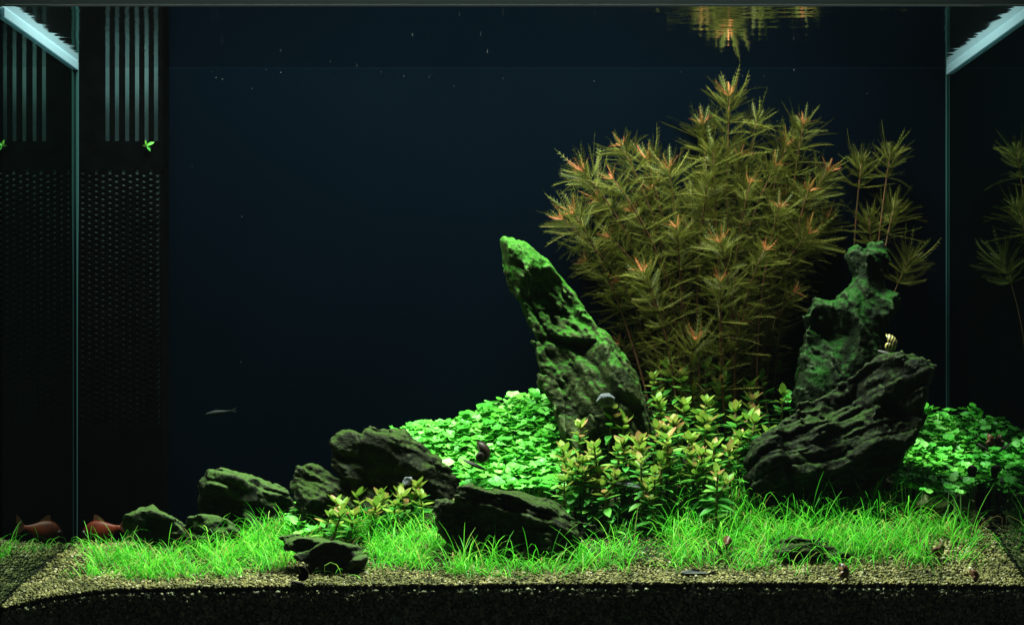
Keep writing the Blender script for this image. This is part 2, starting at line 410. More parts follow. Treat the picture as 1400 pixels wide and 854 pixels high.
pos = np.concatenate([on_bed(3500, -HW + .002, HW - .002, .0018, .006, -.0012), on_bed(21000, -HW + .002, HW - .002, .003, .07), on_bed(4000, -HW + .002, -HW + .10, .05, .33), on_bed(5500, HW - .10, HW - .002, .06, .25), on_bed(9000, -HW + .1, HW - .1, .07, .22)])
pos[:, 2] += RNG.uniform(-.0012, .0008, len(pos))
tag(grains('sand', pos, RNG.gamma(6, .00017, len(pos)).clip(.0006, .0022), M['sand']), 'tan sand grains covering the top of the bed', 'sand', None, 'stuff')
n = 20000
x = RNG.uniform(-HW + .001, HW - .001, n); z = RNG.uniform(.012, 1, n); gz = ground(x, np.zeros(n))
pos = np.stack([x, RNG.uniform(.0016, .0045, n), .012 + (gz - .0180) * z], 1)
tag(grains('soil', pos, RNG.gamma(6, .00021, n).clip(.0007, .0026), M['soil']), 'dark soil grains pressed against the front glass', 'soil', None, 'stuff')

# ------------------------------------------------------------------ stones (solid volumes meshed from a distance field)
def surface_net(F, org, h):
    S = F < 0
    nx, ny, nz = F.shape
    acc = np.zeros((nx - 1, ny - 1, nz - 1, 3), np.float32); cnt = np.zeros((nx - 1, ny - 1, nz - 1), np.float32)
    corners = [(i, j, k) for i in (0, 1) for j in (0, 1) for k in (0, 1)]
    sl = lambda A, c: A[c[0]:nx - 1 + c[0], c[1]:ny - 1 + c[1], c[2]:nz - 1 + c[2]]
    for a in corners:
        for ax in range(3):
            if a[ax]: continue
            b = list(a); b[ax] = 1
            fa, fb = sl(F, a), sl(F, b)
            m = (fa < 0) != (fb < 0)
            t = np.where(m, fa / np.where(m, fa - fb, 1), 0)
            for d in range(3):
                acc[..., d] += np.where(m, a[d] + (t if d == ax else 0), 0)
            cnt += m
    act = cnt > 0
    idx = -np.ones(cnt.shape, np.int64); idx[act] = np.arange(act.sum())
    ijk = np.argwhere(act)
    V = (ijk + acc[act] / cnt[act][:, None]) * h + org
    quads = []
    for ax in range(3):
        u, v = [(1, 2), (2, 0), (0, 1)][ax]
        A = np.take(S, range(F.shape[ax] - 1), ax); B = np.take(S, range(1, F.shape[ax]), ax)
        e = np.argwhere(A != B)
        ok = (e[:, u] > 0) & (e[:, v] > 0) & (e[:, u] < F.shape[u] - 1) & (e[:, v] < F.shape[v] - 1)
        e = e[ok]
        inside = S[e[:, 0], e[:, 1], e[:, 2]]
        def cell(du, dv):
            c = e.copy(); c[:, u] -= du; c[:, v] -= dv
            return idx[c[:, 0], c[:, 1], c[:, 2]]
        q = np.stack([cell(1, 1), cell(0, 1), cell(0, 0), cell(1, 0)], 1)
        q[~inside] = q[~inside][:, ::-1]
        quads.append(q)
    Q = np.concatenate(quads); Q = Q[(Q >= 0).all(1)]
    return V, Q

def stone(name, outline, y, half, mat, label, lean=0.0, bed_dir=(0.3, 0, 1), strata=0.006, step=0.011, lump=0.008, facets=7, seed=1, h=0.0014, parent=None, fine=0.0034, round_=0.8):
    rs = np.random.default_rng(seed)
    pts = [P(a, b, y) for a, b in outline]
    pg = np.array([(p.x, p.z) for p in pts])
    pad = 0.012
    x0, x1 = pg[:, 0].min() - pad, pg[:, 0].max() + pad; z0, z1 = pg[:, 1].min() - pad, pg[:, 1].max() + pad
    zc = (z0 + z1) / 2
    ext = abs(lean) * (z1 - z0) / 2
    gx, gy, gz = np.arange(x0, x1, h), np.arange(-half - ext - pad, half + ext + pad, h), np.arange(z0, z1, h)
    X2, Z2 = np.meshgrid(gx, gz, indexing='ij')
    d = np.full(X2.shape, 1e9); ins = np.zeros(X2.shape, bool)
    for k in range(len(pg)):
        (ax, az), (bx, bz) = pg[k], pg[(k + 1) % len(pg)]
        ex, ez = bx - ax, bz - az
        t = np.clip(((X2 - ax) * ex + (Z2 - az) * ez) / (ex * ex + ez * ez + 1e-12), 0, 1)
        d = np.minimum(d, np.hypot(X2 - ax - t * ex, Z2 - az - t * ez))
        cr = ((az > Z2) != (bz > Z2)) & (X2 < (bx - ax) * (Z2 - az) / (bz - az + 1e-12) + ax)
        ins ^= cr
    d2 = np.where(ins, -d, d) - .001
    X, Y, Z = np.meshgrid(gx, gy, gz, indexing='ij')
    Yc = Y - lean * (Z - zc)
    r = half * round_
    q1 = d2[:, None, :] + r; q2 = np.abs(Yc) - half + r
    Fd = np.hypot(np.maximum(q1, 0), np.maximum(q2, 0)) + np.minimum(np.maximum(q1, q2), 0) - r
    so = rs.uniform(0, 30, 3)
    nb = lambda f, o=0: vnoise((X + so[0]) * f + o, (Y + so[1]) * f, (Z + so[2]) * f)
    # chipped planes cut from front and back only, so the outline stays
    for _ in range(facets):
        nrm = rs.normal(size=3) * .5; nrm[1] = -1.0; nrm /= np.linalg.norm(nrm)
        cxp = rs.uniform(x0 + pad, x1 - pad); czp = rs.uniform(z0 + pad, z1 - pad)
        off = half * rs.uniform(.55, .9)
        ds = np.sqrt((X - cxp) ** 2 + (Z - czp) ** 2)
        Fd = np.maximum(Fd, (X - cxp) * nrm[0] + (Yc + off) * nrm[1] + (Z - czp) * nrm[2] - .9 * np.maximum(ds - half * .7, 0))
    bd = np.array(bed_dir, float); bd /= np.linalg.norm(bd)
    w1 = nb(30)
    U = (X * bd[0] + Y * bd[1] + Z * bd[2]) + (w1 - .5) * .012 + (nb(75, 5) - .5) * .004
    lay = np.floor(U / step); fr = U / step - lay
    hsh = lambda k: np.modf(np.abs(np.sin(k * 12.9898 + seed * 3.1) * 43758.5453))[0]
    sm = np.clip((fr - .86) / .14, 0, 1)
    led = hsh(lay) * (1 - sm) + hsh(lay + 1) * sm
    groove = np.clip(1 - np.abs(fr - .93) / .12, 0, 1)
    front = np.clip(np.abs(Yc) / half, 0.38, 1)                 # the outline keeps its shape, the faces are broken up
    pv = nb(22, 7)
    Fd = Fd + front * (strata * 1.25 * (led - .5) * (0.45 + 1.2 * pv) + strata * .35 * groove * pv + lump * (w1 - .5))
    bil = lambda f, o: np.abs(2 * vnoise((X + so[0]) * f + o, (Y + so[1]) * f * .8, (Z + so[2]) * f + X * f * .3) - 1)
    pit = np.clip(.30 - bil(30, 11), 0, 1) * 2.2                # cracks and hollows
    Fd = Fd + front * lump * 1.35 * pit * (nb(16, 2) > .42) + fine * .7 * (.45 - bil(95, 4)) + fine * .45 * (.45 - bil(200, 9)) + fine * .5 * (nb(330, 3) - .5)
    Ta = X * bd[2] - Z * bd[0]
    rg = lambda fu, ft, o: np.abs(2 * vnoise(U * fu + o, Ta * ft + so[0] * 3, Y * ft + so[1] * 3) - 1)
    Fd = Fd + front * lump * .85 * np.maximum(.42 - rg(62, 16, 2), -.25) + fine * 1.1 * (.4 - rg(150, 34, 8))
    V, Q = surface_net(Fd.astype(np.float32), np.array([x0, gy[0], z0]), h)
    base = P(CX, HY, y); xm = (x0 + x1) / 2
    V = V + np.array([-xm, 0, -z0])
    o = link(name, mesh_np(name, V, Q, mat, True), parent, (xm, y, z0))
    tag(o, label, 'stone')
    return o

G_D, G_L = (0.005, 0.006, 0.003), (0.016, 0.019, 0.009)
SM_tall = stone_mat('mossy_stone', (0.008, 0.012, 0.004), (0.022, 0.031, 0.008), (0.028, 0.120, 0.010), 0.16, 0.40, (0.09, 0.21, 0.34))
SM_dark = stone_mat('slate_stone', G_D, G_L, (0.030, 0.058, 0.010), 0.32, 0.42)
SM_left = stone_mat('weathered_stone', (0.005, 0.007, 0.004), (0.020, 0.024, 0.013), (0.052, 0.100, 0.022), 0.38, 0.44)
SM_right = stone_mat('algae_stone', (0.004, 0.007, 0.003), (0.010, 0.017, 0.006), (0.012, 0.055, 0.007), 0.55, 0.28)
SM_slab = stone_mat('black_slab', (0.003, 0.004, 0.002), (0.009, 0.011, 0.005), (0.020, 0.042, 0.008), 0.26, 0.40)
SM_pale = stone_mat('pale_stone', (0.05, 0.055, 0.06), (0.10, 0.11, 0.115), (0.05, 0.08, 0.05), 0.1, 0.1)

stone('tall_stone', [(681, 326), (700, 322), (722, 331), (745, 350), (765, 375), (790, 400), (808, 428), (832, 458), (852, 485), (872, 522), (888, 562), (890, 640), (780, 640), (765, 590), (755, 555), (736, 522), (733, 490), (725, 460), (711, 425), (697, 395), (684, 372), (683, 350)],
      0.235, 0.040, SM_tall, 'tall leaning stone with bright green moss on its pointed top', lean=0.10, bed_dir=(0.8, 0.2, 0.45), strata=0.010, step=0.014, lump=0.012, facets=9, seed=4)
stone('upright_stone', [(1150, 352), (1158, 338), (1172, 333), (1180, 342), (1192, 332), (1206, 331), (1215, 345), (1217, 358), (1205, 380), (1215, 392), (1228, 402), (1226, 418), (1212, 445), (1205, 480), (1215, 520), (1215, 590), (1090, 590), (1085, 520), (1098, 470), (1104, 420), (1112, 400), (1140, 410), (1158, 392), (1165, 378), (1160, 368)],
      0.250, 0.030, SM_right, 'knobbly upright stone with rounded green head behind the dark slab', bed_dir=(0.9, 0.3, 0.5), strata=0.004, step=0.022, lump=0.011, facets=5, seed=9)
stone('slab_stone', [(1028, 600), (1060, 575), (1095, 548), (1120, 545), (1150, 520), (1180, 500), (1200, 486), (1225, 482), (1255, 490), (1271, 502), (1268, 530), (1255, 575), (1240, 610), (1220, 645), (1200, 668), (1190, 700), (1040, 700), (1022, 660), (1020, 625)],
      0.175, 0.042, SM_slab, 'big dark wedge shaped slab leaning right under the upright stone', lean=-0.25, bed_dir=(-0.35, 0.3, 1), strata=0.013, step=0.015, lump=0.012, facets=10, seed=14)
stone('humped_stone', [(443, 608), (450, 596), (470, 588), (500, 585), (525, 590), (550, 592), (575, 606), (600, 625), (622, 645), (640, 665), (640, 700), (480, 700), (470, 665), (452, 635)],
      0.215, 0.040, SM_dark, 'large humped brown green stone left of the leafy carpet', lean=-0.1, bed_dir=(0.45, 0.1, 1), strata=0.008, step=0.015, lump=0.013, facets=8, seed=21)
stone('rounded_stone', [(400, 652), (408, 640), (425, 635), (442, 640), (458, 652), (490, 655), (520, 668), (535, 690), (530, 715), (420, 715), (405, 690), (400, 670)],
      0.190, 0.030, SM_dark, 'rounded dark stone leaning against the left of the humped stone', bed_dir=(0.5, 0.1, 1), strata=0.004, step=0.014, lump=0.009, facets=5, seed=25)
stone('ridged_stone', [(269, 685), (274, 655), (288, 643), (305, 641), (318, 646), (345, 645), (370, 655), (392, 668), (412, 690), (420, 720), (290, 725), (272, 705)],
      0.225, 0.034, SM_left, 'ridged grey green stone with deep hollows between rounded and low stones', bed_dir=(0.35, 0.2, 1), strata=0.010, step=0.010, lump=0.012, facets=6, seed=33)
stone('low_stone', [(166, 715), (172, 700), (190, 693), (210, 689), (225, 697), (245, 708), (258, 722), (262, 745), (185, 752), (170, 735)],
      0.185, 0.026, SM_left, 'low dark stone with pale rim beside the red fish', bed_dir=(0.2, 0.3, 1), strata=0.008, step=0.012, lump=0.009, facets=5, seed=38)
stone('small_stone', [(246, 718), (258, 705), (280, 701), (300, 703), (318, 714), (330, 730), (325, 752), (255, 752)],
      0.165, 0.020, SM_left, 'small flat stone half hidden behind grass beside the low stone', bed_dir=(0.1, 0.3, 1), strata=0.006, step=0.009, lump=0.007, facets=4, seed=41)
stone('flat_stone', [(384, 735), (402, 731), (430, 735), (460, 737), (488, 745), (503, 760), (498, 778), (470, 782), (440, 778), (410, 758), (392, 746)],
      0.055, 0.024, SM_left, 'flat dark stone tilted in the grass above the black snail', bed_dir=(-0.45, 0.3, 1), strata=0.008, step=0.008, lump=0.006, facets=5, seed=44, fine=0.0018)
stone('layered_stone', [(588, 690), (600, 683), (618, 682), (626, 666), (640, 662), (665, 672), (690, 674), (715, 676), (740, 682), (765, 694), (785, 712), (792, 735), (780, 760), (640, 765), (612, 745), (602, 715)],
      0.085, 0.034, SM_dark, 'wide layered black stone with ragged top in front of the leafy carpet', lean=-0.12, bed_dir=(0.28, 0.25, 1), strata=0.011, step=0.009, lump=0.010, facets=8, seed=52)
stone('overgrown_stone', [(1062, 745), (1080, 737), (1110, 738), (1140, 745), (1160, 758), (1160, 785), (1085, 785), (1068, 765)],
      0.068, 0.022, SM_dark, 'dark flat stone overgrown by grass beside the striped snail', bed_dir=(0.1, 0.4, 1), strata=0.006, step=0.010, lump=0.007, facets=4, seed=57)
stone('mossy_boulder', [(1252, 690), (1262, 676), (1285, 668), (1312, 670), (1330, 680), (1336, 700), (1330, 722), (1262, 722)],
      0.155, 0.022, stone_mat('corner_stone', (0.03, 0.035, 0.015), (0.08, 0.09, 0.035), (0.12, 0.18, 0.045), 0.5, 0.3), 'rounded olive stone under the leafy plant at the right pane', bed_dir=(0.2, 0.3, 1), strata=0.004, step=0.012, lump=0.006, facets=3, seed=61)
stone('pale_pebble', [(816, 548), (822, 539), (832, 538), (840, 544), (838, 553), (824, 556)], 0.188, 0.008, SM_pale, 'small pale pebble lodged against the tall leaning stone', seed=66, strata=0.001, lump=0.003, facets=3, h=0.0008, fine=0.0008)
stone('grey_pebble', [(548, 658), (553, 651), (563, 651), (566, 658), (560, 664), (551, 664)], 0.165, 0.006, SM_pale, 'small grey pebble at the foot of the humped stone', seed=67, strata=0.001, lump=0.003, facets=3, h=0.0008, fine=0.0008)
stone('shard_stone', [(760, 722), (790, 712), (815, 716), (828, 728), (815, 745), (770, 745)], 0.115, 0.012, SM_dark, 'thin shard lying behind the layered black stone on bare sand', seed=69, strata=0.004, step=0.006, lump=0.004, facets=3, h=0.0012)

# ------------------------------------------------------------------ overflow box in the back corner
OY = 0.300                                    # its front face
os_ = scale(OY)
ox1 = (222 - CX) / os_; ox0 = -HW + 0.0015
zb0, zb1 = P(0, 233, OY).z, P(0, 193, OY).z    # solid band between slots and holes
zt = 0.590
box = tag(empty('overflow_box', ((ox0 + ox1) / 2, OY, 0.07)), 'black overflow box with slotted comb above a perforated panel', 'overflow box')
bx, bz = (ox0 + ox1) / 2, 0.07
def obx(name, b, mat):
    return MB().box(b[0] - bx, b[1] - bx, b[2] - OY, b[3] - OY, b[4] - bz, b[5] - bz).build(name, mat, box)
obx('band', (ox0, ox1, OY, OY + .003, zb0, zb1), M['black'])
obx('side_wall', (ox1 - .003, ox1, OY + .0032, DEP - .0008, 0.07, zt), M['black'])
obx('inner_wall', (ox0, ox1 - .0035, DEP - .0035, DEP - .0012, 0.07, zt), M['inner'])
pitch = 13.2 / os_; k = 0; xr = ox1 - .002
slots = [ox1 - (222 - c) / os_ for c in (213, 200, 187, 173.5, 159.5, 146.5)]
edges = [ox1]
for c in slots:
    sw = 0.0023
    if c - sw < ox0: break
    edges += [c + sw, c - sw]
edges.append(ox0)
for a in range(0, len(edges), 2):
    obx('bar', (edges[a + 1], edges[a], OY, OY + .003, zb1 + .0002, zt), M['black'])
# perforated panel
zend_ = lambda: zb0 - .0003 - nrow * ph
pm = MB(); pw, ph = 9.3 / os_, 8.05 / os_
ncol = int((ox1 - ox0 - .001) / pw); zlow = 0.20; nrow = int((zb0 - .0003 - zlow) / ph)
rx = ox1 - .0012
for c in range(ncol):
    for r_ in range(nrow):
        cx_, cz_ = rx - (c + .5) * pw, zb0 - .0003 - (r_ + .5) * ph
        off = ph * .22 if c % 2 else -ph * .22
        b = len(pm.v); K = 8; rad = .00215
        sq = [(1, 0), (1, 1), (0, 1), (-1, 1), (-1, 0), (-1, -1), (0, -1), (1, -1)]
        for yy in (OY, OY + .0006):
            for q in range(K):
                pm.v.append((cx_ + sq[q][0] * pw / 2 - bx, yy - OY, cz_ + sq[q][1] * ph / 2 - bz))
            for q in range(K):
                an = q * math.pi / 4
                pm.v.append((cx_ + rad * math.cos(an) - bx, yy - OY, cz_ + off + rad * math.sin(an) - bz))
        for q in range(K):
            q2 = (q + 1) % K
            pm.f.append((b + q, b + 8 + q, b + 8 + q2, b + q2))
            pm.f.append((b + 16 + q, b + 16 + q2, b + 24 + q2, b + 24 + q))
            pm.f.append((b + 8 + q, b + 24 + q, b + 24 + q2, b + 8 + q2))
obx('hole_light_backing', (rx - ncol * pw + .0005, ox1 - .004, OY + .0009, OY + .005, 0.10, zb0 - .001), M['pad'])  # sheet added close behind the holes to catch the lamp's light
pm.build('perforated_panel', M['black'], box)
obx('edge_panel', (ox0, rx - ncol * pw - .0001, OY, OY + .003, zend_(), zb0 - .0002), M['black'])
sx_ = (105.5 - CX) / os_
sm_ = MB(); sr = []
for z, q in ((0.085, .0006), (.30, .0007), (.37, .0010), (.44, .0017), (.56, .0018), (.574, .0018)):
    sr.append([(sx_ - q - bx, -.0004, z - bz), (sx_ + q - bx, -.0004, z - bz), (sx_ + q * .5 - bx, -.0012, z - bz), (sx_ - q * .5 - bx, -.0012, z - bz)])
sm_.rings(sr); sm_.build('edge_seal', M['silicone'], box)
zend = zb0 - .0003 - nrow * ph
obx('lower_panel', (ox0, ox1, OY, OY + .003, 0.07, zend), M['black'])

# ------------------------------------------------------------------ leaves
def leaf_disc(R, lobes, seed, cup=0.12):
    rs = random.Random(seed); v = [(0, 0, -cup * R * .5)]; n = 15
    for ring in (0.55, 1.0):
        for k in range(n):
            a = 2 * math.pi * k / n
            rr = R * ring * (1 if ring < 1 else (0.86 + 0.17 * abs(math.cos(lobes * a / 2)) + rs.uniform(-.05, .05)))
            if k == 0: rr *= 0.55
            v.append((rr * math.cos(a), rr * math.sin(a), cup * R * (ring ** 2) * (.4 + rs.uniform(-.6, .6)) - (.18 * R * ring if k == 0 else 0)))
    f = []
    for k in range(n):
        k2 = (k + 1) % n
        f.append((0, 1 + k, 1 + k2)); f.append((1 + k, 1 + n + k, 1 + n + k2, 1 + k2))
    return v, f

def leaf_blade(Ln, Wd, droop, fold=0.25, seg=5):
    """pointed oval leaf along +x, base at origin"""
    v, f = [], []
    for i in range(seg + 1):
        t = i / seg; w = Wd * (math.sin(math.pi * min(1, t * .92 + .06)) ** .8) * .5
        if i == seg: w = Wd * .03
        x, z = Ln * t, -droop * Ln * t * t
        v += [(x, -w, z + fold * w), (x, 0, z), (x, w, z + fold * w)]
    for i in range(seg):
        b = 3 * i
        f += [(b, b + 3, b + 4, b + 1), (b + 1, b + 4, b + 5, b + 2)]
    return v, f

carpet_leaf = [mesh_np('leaf', *leaf_disc(.0061, 3 + i % 3, i, .3), M['carpet'], True) for i in range(5)]

def carpet(name, poly, n_leaf, n_mass, label, hmin, hmax, size=1.0):
    cen = (sum(p[0] for p in poly) / len(poly), sum(p[1] for p in poly) / len(poly))
    yb = solve(*cen, 0) or 0.25
    b = P(*cen, yb); b.z = ground(b.x, b.y)
    root = tag(empty(name, b), label, 'carpet plant')
    cand = poly_samples(poly, n_leaf)
    petiole = MB(); inv = Vector(b)
    for i, (px, py) in enumerate(cand):
        hh = random.uniform(hmin, hmax); yy = solve(px, py, hh)
        if yy is None: continue
        p = P(px, py, yy)
        o = link('leaf', carpet_leaf[i % 5], root, p - inv)
        sc = random.uniform(.65, 1.3) * size
        o.scale = (sc, sc, sc)
        o.rotation_mode = 'ZYX'
        o.rotation_euler = (random.gauss(0.30, .22), random.gauss(0, .24), random.uniform(0, 6.28))
        g = ground(p.x, p.y)
        petiole.tube([p - inv, (p + Vector((random.uniform(-.004, .004), random.uniform(-.003, .005), -hh)) - inv)], [.0005, .0007], 4, False)
    petiole.build('stalks', M['carpet_stem'], root)['kind'] = 'stuff'
    mass = MB()
    for i, (px, py) in enumerate(poly_samples(poly, n_mass)):
        hh = random.uniform(0.002, hmax * .85); yy = solve(px, py, hh)
        if yy is None: continue
        p = P(px, py, yy) - inv
        v, f = leaf_disc(.0056 * random.uniform(.6, 1.1) * size, 3 + i % 3, i)
        R = Matrix.Rotation(random.gauss(.25, .35), 3, 'X') @ Matrix.Rotation(random.gauss(0, .3), 3, 'Y') @ Matrix.Rotation(random.uniform(0, 6.28), 3, 'Z')
        k = len(mass.v)
        mass.v += [tuple(R @ Vector(q) + p) for q in v]; mass.f += [tuple(k + a for a in q) for q in f]
    mass.build('leaf_mass', M['carpet_mass'], root, True)['kind'] = 'stuff'
    return root

carpet('leafy_carpet', [(538, 588), (570, 578), (620, 572), (660, 552), (700, 538), (735, 530), (768, 545), (775, 590), (790, 640), (770, 665), (700, 668), (640, 662), (600, 625)],
       300, 2600, 'bright green leafy carpet growing left of the tall leaning stone', .010, .022)
carpet('leafy_clump', [(1240, 590), (1265, 553), (1290, 555), (1318, 580), (1335, 610), (1338, 650), (1325, 672), (1285, 675), (1245, 665), (1218, 655), (1225, 625)],
       290, 1700, 'green leafy clump between the dark slab and the right pane', .008, .040, .85)
carpet('leaf_sprig', [(395, 690), (412, 685), (425, 712), (440, 722), (410, 728), (385, 722)], 16, 10, 'small leafy sprig in the grass below the rounded dark stone', .006, .018, .9)
carpet('leaf_runner', [(1075, 540), (1125, 520), (1150, 525), (1120, 550), (1085, 556)], 12, 0, 'few round leaves creeping over the shoulder of the dark slab', .020, .050, .9)

# ------------------------------------------------------------------ short stem plants
low_leaf = mesh_np('leaf', *leaf_blade(.0135, .0056, .15), M['rot_low'], True)
mid_leaf = mesh_np('leaf', *leaf_blade(.0130, .0058, .05), M['rot_low'], True)
top_leaf = mesh_np('leaf', *leaf_blade(.0105, .0052, -.10, .35), M['rot_top'], True)
def rotala(nodes, seed):
    rs = random.Random(seed); root = empty('stem_plant', (0, 0, -1))
    H = .0068 * nodes
    bend = (rs.uniform(-.010, .010), rs.uniform(-.008, .008))
    at = lambda t: Vector((bend[0] * t * t, bend[1] * t * t, H * t))
    MB().tube([at(i / 6) for i in range(7)], [.0011] * 5 + [.0010, .0007], 6).build('stem', M['rot_stem'], root, True)
    for k in range(1, nodes + 1):
        t = k / nodes
        if k < nodes - 2: me_, cnt, pit = (low_leaf, rs.choice((2, 3, 3)), rs.uniform(-.35, .3))
        elif k == nodes - 2: me_, cnt, pit = (mid_leaf, 4, .30)
        elif k == nodes - 1: me_, cnt, pit = (top_leaf, 4, .30)
        else: me_, cnt, pit = (top_leaf, 5, .68)
        a0 = rs.uniform(0, 6.28)
        for q in range(cnt):
            o = link('leaf', me_, root, at(t) + Vector((0, 0, rs.uniform(-.002, .002)))); s = rs.uniform(.7, 1.35)
            o.scale = (s, s, s); o.rotation_euler = (rs.uniform(-.2, .2), -pit + rs.uniform(-.15, .15), a0 + 2 * math.pi * q / cnt + rs.uniform(-.2, .2))
    for q in range(3):
        o = link('leaf', top_leaf, root, at(1)); o.scale = (.55, .6, .6); o.rotation_euler = (0, -1.15, q * 2.1 + .5)
    return root, H
protos = [rotala(n, 5 + n * 3 + v) for n in (3, 4, 5, 6, 7, 8, 10, 12) for v in (0, 1)]
used = set()
def plant_rotala(px, py, want, label, group, sc=1.0):
    pi = min(range(len(protos)), key=lambda i: abs(protos[i][1] * sc - want) + random.uniform(0, .004))
    pr, H = protos[pi]
    yy = solve(px, py, H * sc)
    if yy is None: return None
    p = P(px, py, yy)
    sc *= random.uniform(.92, 1.1)
    if pi in used: o = copy_tree(pr)
    else: o = pr; used.add(pi)
    o.location = (p.x, p.y, ground(p.x, p.y) - .001); o.rotation_euler = (random.uniform(-.14, .14), random.uniform(-.2, .2), random.uniform(0, 6.28))
    o.scale = (sc,) * 3
    tag(o, label, 'stem plant', group); return o
def want_h(px, py, back=0.0):
    y = .115 + (700 - py) / 200 * .085 + back + random.uniform(-.012, .012)
    p = P(px, py, y)
    return min(.064, max(.018, p.z - ground(p.x, p.y)))
tips = [(600, 115), (700, 140), (685, 85), (405, 215), (400, 285), (320, 330), (360, 385), (200, 415), (150, 500), (45, 580), (490, 435), (575, 420), (500, 320), (605, 250), (600, 205), (780, 200), (860, 185), (925, 270), (1050, 380), (1010, 455), (910, 440), (805, 365), (750, 375), (685, 410), (500, 510), (420, 550), (600, 570), (690, 560), (770, 580), (575, 700), (250, 640), (310, 610), (130, 670), (260, 705), (460, 480), (870, 510), (955, 545), (640, 320), (740, 465), (330, 480), (550, 620), (380, 640), (840, 600)]
tips += [(random.uniform(150, 1010), random.uniform(200, 640)) for _ in range(12)] + [(random.uniform(60, 900), random.uniform(480, 700)) for _ in range(20)]
for X_, Y_ in tips:
    plant_rotala(740 + X_ / 3.712, 480 + Y_ / 3.712, want_h(740 + X_ / 3.712, 480 + Y_ / 3.712), 'short stem plant with yellow green leaf rosette between tall stone and grass', 'yellow green stem plants beside the tall stone', random.uniform(.92, 1.12))
for X_, Y_ in [(910, 110), (975, 70), (1075, 40), (1190, 35), (1160, 125), (1110, 290), (1030, 160), (1090, 210), (970, 180), (1020, 250), (1200, 230), (1060, 330), (1140, 400), (1000, 330), (1120, 470), (1060, 520), (930, 60), (820, 120), (760, 70)]:
    plant_rotala(740 + X_ / 3.712, 480 + Y_ / 3.712, want_h(740 + X_ / 3.712, 480 + Y_ / 3.712, .03), 'taller dark green stem plant in the shade left of the upright stone', 'dark green stem plants beside the upright stone', 1.1)
for X_, Y_ in [(265, 415), (415, 350), (370, 415), (490, 378), (565, 325), (632, 318), (340, 365), (595, 360), (300, 430), (450, 400), (520, 350), (395, 385), (545, 375), (605, 330), (470, 345), (655, 345)]:
    plant_rotala(350 + X_ / 2.905, 560 + Y_ / 2.905, random.uniform(.024, .032), 'small pinkish stem plant at the foot of the humped stone', 'pinkish stem plants below the humped stone', 1.0)
for i, (pr, H) in enumerate(protos):
    if i not in used:
        for ch in list(pr.children): bpy.data.objects.remove(ch)
        bpy.data.objects.remove(pr)

# ------------------------------------------------------------------ tall feathery stems
def feather_whorl(n, Ln, pitch, seed, mat, barbs=11):
    rs = random.Random(seed); m = MB()
    for k in range(n):
        az = 2 * math.pi * k / n + rs.uniform(-.2, .2); pt = pitch + rs.uniform(-.3, .3); L_ = Ln * rs.uniform(.5, 1.15)
        R = Matrix.Rotation(az, 3, 'Z') @ Matrix.Rotation(-pt, 3, 'Y') @ Matrix.Rotation(rs.uniform(-.7, .7), 3, 'X')
        cv = rs.uniform(-.45, .45)
        pt_ = lambda t: R @ Vector((L_ * t, 0, -cv * L_ * t * t))
        side = R @ Vector((0, 1, 0))
        m.strip([pt_(t) for t in (0, .35, .7, 1)], [.00034, .0003, .00022, .00008], [side] * 4)
        for b in range(barbs):
            t = .14 + .80 * b / barbs; bl = Ln * .175 * (1 - .6 * t) * min(1, t * 3.2 + .2)
            for s in (-1, 1):
                d = R @ Vector((.80, s * .6, rs.uniform(-.1, .2)))
                p0 = pt_(t); nrm = (R @ Vector((s * -.6, .8, 0)))
                m.strip([p0, p0 + d * bl], [.00021, .00009], [nrm, nrm])
    return m.me('leaf_whorl', mat)
W_low = [feather_whorl(10, .037, .36, 100 + i, M['fea']) for i in range(4)]
W_mid = [feather_whorl(12, .038, .56, 200 + i, M['fea']) for i in range(4)]
W_top = [feather_whorl(11, .032, .82, 300 + i, M['fea'], 7) for i in range(3)]
W_plain = [feather_whorl(9, .015, .85, 500 + i, M['fea'], 5) for i in range(2)]
W_tip = [feather_whorl(9, .017, .80, 400 + i, M['fea_top'], 5) for i in range(4)]

def feather(px, py, y, label, group, dens=1.0, size=1.0, bx=None, nw=None, red=.9):
    tip = P(px, py, y)
    if bx is None: bx = 985 + (px - 985) * .45 + random.uniform(-18, 18)
    base_y = min(DEP - .02, max(.245, y + random.uniform(-.01, .02)))
    base = P(bx, 560, base_y); base.z = ground(base.x, base.y) - .003
    root = tag(empty('feathery_stem', base), label, 'feathery plant', group)
    d = tip - base
    c = Vector((d.x * .10, d.y * .3, d.z * .62))
    bow = Vector((random.uniform(-.012, .012), random.uniform(-.008, .008), 0))
    cur = lambda t: c * (2 * t * (1 - t)) + d * t * t + bow * math.sin(math.pi * t)
    N_ = 14
    MB().tube([cur(i / N_) for i in range(N_ + 1)], [.0013 - .0006 * i / N_ for i in range(N_ + 1)], 6).build('stem', M['fea_stem'], root, True)
    Lt = sum((cur((i + 1) / 30) - cur(i / 30)).length for i in range(30))
    s, gap = 0.0, .0045
    k = 0; n_max = nw or 10
    while s < Lt * .86 and k < n_max:
        t = max(0, 1 - s / Lt); p = cur(t); tg = (cur(min(1, t + .02)) - cur(t - .02)).normalized()
        if k == 0: me_ = random.choice(W_tip if random.random() < red else W_plain)
        elif k <= 1: me_ = random.choice(W_top)
        elif k <= 3: me_ = random.choice(W_mid)
        else: me_ = random.choice(W_low)
        o = link('shoot_tip' if k == 0 else 'leaf_whorl', me_, root, p)
        q = Vector((0, 0, 1)).rotation_difference(tg)
        o.rotation_mode = 'QUATERNION'; o.rotation_quaternion = q @ Matrix.Rotation(random.uniform(0, 6.28), 3, 'Z').to_quaternion()
        f = size * random.uniform(.9, 1.12) * (1 if k < 8 else .92)
        o.scale = (f, f, f)
        s += gap; gap = min(.017, gap + .0026); k += 1
    return root
lab1, grp1 = 'feathery olive stem with reddish tip in the bush behind the tall stone', 'feathery stems of the tall bush'
